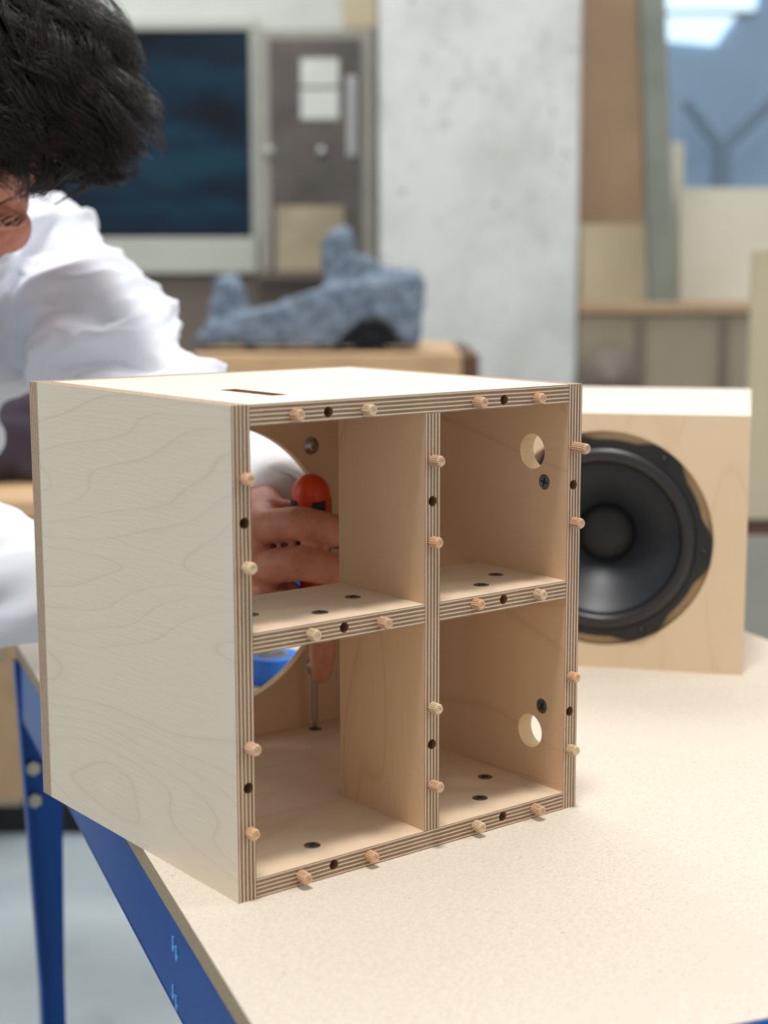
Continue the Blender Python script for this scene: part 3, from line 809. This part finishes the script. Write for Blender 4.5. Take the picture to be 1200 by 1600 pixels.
# right hand: flat against the back of the box
rdir = (cw(240, 930, 1.225) - Rwr).normalized()
rup = Vector((0, 0, 1)); rn = rdir.cross(rup)
for k, (off, L) in enumerate(((.030, .068), (.010, .078), (-.010, .072), (-.029, .056))):
    a = Rwr + rdir * .085 + rup * off; kn = a + rdir * L * .5 + rn * .006; tp_ = a + rdir * L * .95 - rn * .004
    b_caps(bm, [Rwr + rup * off * .4, a, kn, tp_], [.019, .0115, .0098, .008], 2, 14)
b_caps(bm, [Rwr + rdir * .02 + rup * .015, Rwr + rdir * .055 + rup * .05, Rwr + rdir * .09 + rup * .062], [.016, .0115, .009], 2, 14)
body = plink('body', remesh(bm, .0023, 2, .5), M['skin'])
tag(body, 'skin of bent head and gripping hand')
# eyes and brows
from mathutils.bvhtree import BVHTree
bvh = BVHTree.FromPolygons([v.co + PB for v in body.data.vertices], [p.vertices[:] for p in body.data.polygons])
for s in (-1, 1):
    bm = bmesh.new(); b_ball(bm, hp(s * .031, .0765, -.002), .0118, None, 3)
    e = plink('eye', to_mesh(bm, smooth=True), M['eye'])
    bm = bmesh.new(); b_ball(bm, hp(s * .031, .0868, -.0045), (.0055, .0014, .0055), HM, 2)
    plink('iris', to_mesh(bm, smooth=True), M['iris'], None).parent = e
    bm = bmesh.new()
    for k in range(150):
        a = k / 149; l = .010 + .042 * a
        hit = bvh.ray_cast(hp(s * l, .2, .021 + .006 * math.sin(a * 2.6) + random.uniform(-.003, .003)), -HF)[0]
        if hit is None: continue
        root = hit + HF * .0003
        d = (HL * s * .9 + HU * random.uniform(-.25, .2) - HF * (.1 + .9 * a)).normalized() * random.uniform(.004, .007)
        b_cyl(bm, root - d * .3, root + d, .00035, .00015, 4)
    plink('eyebrow', to_mesh(bm), M['hair'])

# clothing: white top
def near_seg(p, a, b):
    t = max(0, min(1, (p - a).dot(b - a) / (b - a).length_squared)); return (p - a - (b - a) * t).length, t
bm = bmesh.new()
b_ball(bm, mid - spine * .06, (.188, .118, .13), TM); b_ball(bm, mid - spine * .2, (.185, .125, .2), TM); b_ball(bm, mid - spine * .36, (.175, .122, .2), TM)
b_ball(bm, hip + spine * .0, (.185, .13, .12), TM)
b_caps(bm, [mid + spine * .03, nb + (nb - mid) * .0], [.085, .075])
ccap = Lwr + (Lwr - Lel) * .05
b_caps(bm, [mid, Lsh - spine * .01, Lsh * .45 + Lel * .55 + Vector((0, 0, -.012)), Lel, Lwr * .5 + Lel * .5, ccap], [.10, .070, .074, .064, .053, .040])
rcap = Rwr + (Rel - Rwr) * .1
b_caps(bm, [mid, Rsh - spine * .01, (Rsh + Rel) / 2, Rel, Rwr * .5 + Rel * .5, rcap], [.10, .075, .072, .066, .056, .045])
cm = remesh(bm, .0042, 10, .5)
no = np.zeros(len(cm.vertices) * 3); cm.vertices.foreach_get('normal', no); no = no.reshape(-1, 3)
for v in cm.vertices:
    p = v.co
    q = Vector((p.x * 4.5 - p.z * 1.5, p.y * 5, p.z * 19 - p.x * 6))
    w1 = mnoise.noise(Vector((p.x * 6, p.y * 6, p.z * 6))) * .8
    a = mnoise.noise(q + Vector((w1, 0, w1)))
    r1 = 1 - abs(a) * 2.4
    b = mnoise.noise(q * 2.1 + Vector((7, 3, w1 * 2)))
    dL = min(near_seg(p, Lsh, Lel)[0], near_seg(p, Lel, Lwr)[0], near_seg(p, Rsh, Rel)[0], near_seg(p, Rel, Rwr)[0])
    k = 1.0 - .65 * min(1, max(0, (dL - .075) / .05))
    dw = min((p - ccap).length, (p - rcap).length)
    k *= min(1, max(.15, (dw - .03) / .12))
    v.co = p + Vector(no[v.index]) * (k * (.019 * r1 + .011 * b + .005 * (1 - 2.5 * abs(mnoise.noise(q * 3.1 + Vector((1, 9, w1))))) - .012))
top = plink('top', cm, M['white']); tag(top, 'white long-sleeved cotton top')
# collar band and chest seam
def ring_me(c, axis, front, ra, rb, rt, seg=48, rs=10):
    bm = bmesh.new(); sx_ = axis.cross(front).normalized(); fr = sx_.cross(axis).normalized(); rings = []
    for k in range(seg):
        a = 2 * math.pi * k / seg; dirv = sx_ * math.cos(a) * ra + fr * math.sin(a) * rb
        pc = c + dirv - axis * .02 * math.sin(a); out = dirv.normalized()
        rings.append([bm.verts.new(pc + out * rt * .6 * math.cos(b) + axis * rt * 1.8 * math.sin(b)) for b in np.linspace(0, 2 * math.pi, rs, endpoint=False)])
    for k in range(seg):
        A, B = rings[k], rings[(k + 1) % seg]
        for j in range(rs): bm.faces.new((A[j], A[(j + 1) % rs], B[(j + 1) % rs], B[j]))
    bmesh.ops.recalc_face_normals(bm, faces=bm.faces)
    return to_mesh(bm, smooth=True)
plink('collar', ring_me(nb + spine * .005 + fax * .015, (spine * .9 + fax * .4).normalized(), fax, .082, .085, .010), M['white'])
for nm, end, ref in (('cuff', ccap, Lel), ('cuff', rcap, Rel)):
    axv = (end - ref).normalized()
    plink(nm, ring_me(end + axv * .022, axv, Vector((0, -1, 0)), .029, .029, .009), M['white'])
# trousers and shoes
bm = bmesh.new(); b_ball(bm, hip - spine * .03, (.172, .118, .13), TM)
for h, k, f in ((hL, kL, fL), (hR, kR, fR)): b_caps(bm, [h, k, f + Vector((0, 0, .03))], [.095, .070, .055])
plink('trousers', remesh(bm, .009, 5), M['trouser'])
for f in (fL, fR):
    bm = bmesh.new(); g = Vector((f.x, f.y, 0)); fd = Vector((fax.x, fax.y, 0)).normalized()
    sm = Matrix((fd, Vector((-fd.y, fd.x, 0)), Vector((0, 0, 1)))).transposed()
    b_ball(bm, g + fd * .05 + Vector((0, 0, .04)), (.13, .046, .04), sm); b_ball(bm, g + Vector((0, 0, .06)), (.06, .042, .05), sm)
    me = remesh(bm, .006, 3)
    for v in me.vertices: v.co.z = max(v.co.z, .002)
    plink('shoe', me, M['shoe'])
# hair: dark cap under many strands
capc, capr = (.006, -.030, .042), (.088, .098, .088)
bm = bmesh.new(); b_ball(bm, hp(*capc), capr, HM, 4)
bmesh.ops.delete(bm, geom=[v for v in bm.verts if (HM.transposed() @ (v.co - HC))[2] < -.045], context='VERTS')
loc_ = lambda v: HM.transposed() @ (v.co - HC)
bmesh.ops.delete(bm, geom=[v for v in bm.verts if (loc_(v)[1] > .012 and loc_(v)[2] < .056) or (loc_(v)[1] > .042 and loc_(v)[2] < .075)], context='VERTS')
hair_root = plink('hair', to_mesh(bm, smooth=True), M['hair']); tag(hair_root, 'thick dark brown tousled hair')
GR = np.array(HM.transposed() @ Vector((0, 0, -1)))
NS, NP = 15000, 11
V = np.zeros((NS, NP, 3)); RAD = np.zeros(NS); i = 0
cl_cache = {}
ENV = [(np.array((.018, -.038, .05)), np.array((.127, .108, .100))), (np.array((.090, .012, .070)), np.array((.070, .047, .056)))]
while i < NS:
    d = rng.normal(size=3); d /= np.linalg.norm(d)
    root = np.array(capc) + d * np.array(capr)
    if root[2] < -.035 or (root[1] > .046 and root[2] < .074) or (root[1] > .008 and root[2] < .052): continue
    nrm = d / np.array(capr); nrm /= np.linalg.norm(nrm)
    key = tuple(np.floor(root / .014).astype(int))
    if key not in cl_cache: cl_cache[key] = (rng.normal(size=3) * .6, rng.uniform(0, 6.28), rng.uniform(.75, 1.2))
    jit, ph, ls = cl_cache[key]
    topness = np.clip((root[2] - .03) / .06, 0, 1)
    frontness = np.clip((root[1] + .02) / .08, 0, 1)
    leftness = np.clip((root[0] + .02) / .07, 0, 1)
    L = (.040 + .050 * topness + .030 * leftness) * ls * rng.uniform(.8, 1.1)
    flow = np.array([.8 * topness * (.4 + .6 * (root[0] > -.03)) + .35 * leftness, .62 * topness + .1, -.30 * (1 - topness) * (1 - .8 * leftness)])
    dr = nrm * (1.0 - .25 * topness) + flow * .55 + jit * .55 + rng.normal(size=3) * .08
    dr /= np.linalg.norm(dr); p = root.copy(); V[i, 0] = p - nrm * .003
    side = np.cross(nrm, flow + .01); side /= np.linalg.norm(side) + 1e-6
    for k in range(1, NP):
        u = k / NP
        wv = side * math.sin(ph + u * 9) * .6 + nrm * math.cos(ph + u * 9) * .45
        dr = dr * .86 + flow * .13 + jit * .10 + GR * .05 * (1 + u) + wv * .30 + rng.normal(size=3) * .035
        dr /= np.linalg.norm(dr); p = p + dr * (L / NP)
        e = (p - np.array(capc)) / (np.array(capr) * 1.02); q = np.linalg.norm(e)
        if q < 1: p = np.array(capc) + e / q * np.array(capr) * 1.02
        es = [((p - c_) / r_, c_, r_) for c_, r_ in ENV]; qs = [np.linalg.norm(e_[0]) for e_ in es]
        if min(qs) > 1:
            m_ = int(np.argmin(qs)); tgt = es[m_][1] + es[m_][0] / qs[m_] * es[m_][2]
            p = tgt + (p - tgt) * .5
        V[i, k] = p
    i += 1
tang = np.gradient(V, axis=1); tang /= np.linalg.norm(tang, axis=2, keepdims=True) + 1e-9
ref = np.array([.31, .52, .79]); s1 = np.cross(tang, ref); s1 /= np.linalg.norm(s1, axis=2, keepdims=True) + 1e-9
s2 = np.cross(tang, s1)
taper = np.linspace(1, .25, NP)[None, :, None] * .00055
vs = np.stack([V + taper * (math.cos(a) * s1 + math.sin(a) * s2) for a in (0, 2.094, 4.189)], axis=2)   # NS,NP,3,3
HMn = np.array(HM)
wv_ = vs.reshape(-1, 3) @ HMn.T + np.array(HC - PB)
idx = np.arange(NS * NP * 3).reshape(NS, NP, 3)
quads = []
for a in range(3):
    b = (a + 1) % 3
    quads.append(np.stack([idx[:, :-1, a], idx[:, :-1, b], idx[:, 1:, b], idx[:, 1:, a]], axis=-1).reshape(-1, 4))
quads = np.concatenate(quads)
hm = bpy.data.meshes.new('strands'); hm.vertices.add(len(wv_)); hm.vertices.foreach_set('co', wv_.ravel())
hm.loops.add(quads.size); hm.loops.foreach_set('vertex_index', quads.ravel().astype(np.int32))
hm.polygons.add(len(quads)); hm.polygons.foreach_set('loop_start', np.arange(0, quads.size, 4, dtype=np.int32))
hm.polygons.foreach_set('use_smooth', np.ones(len(quads), dtype=bool))
hm.update(calc_edges=True); hm.validate()
st = link('hair_strands', hm, M['hair'], hair_root); tag(st, kind='stuff')
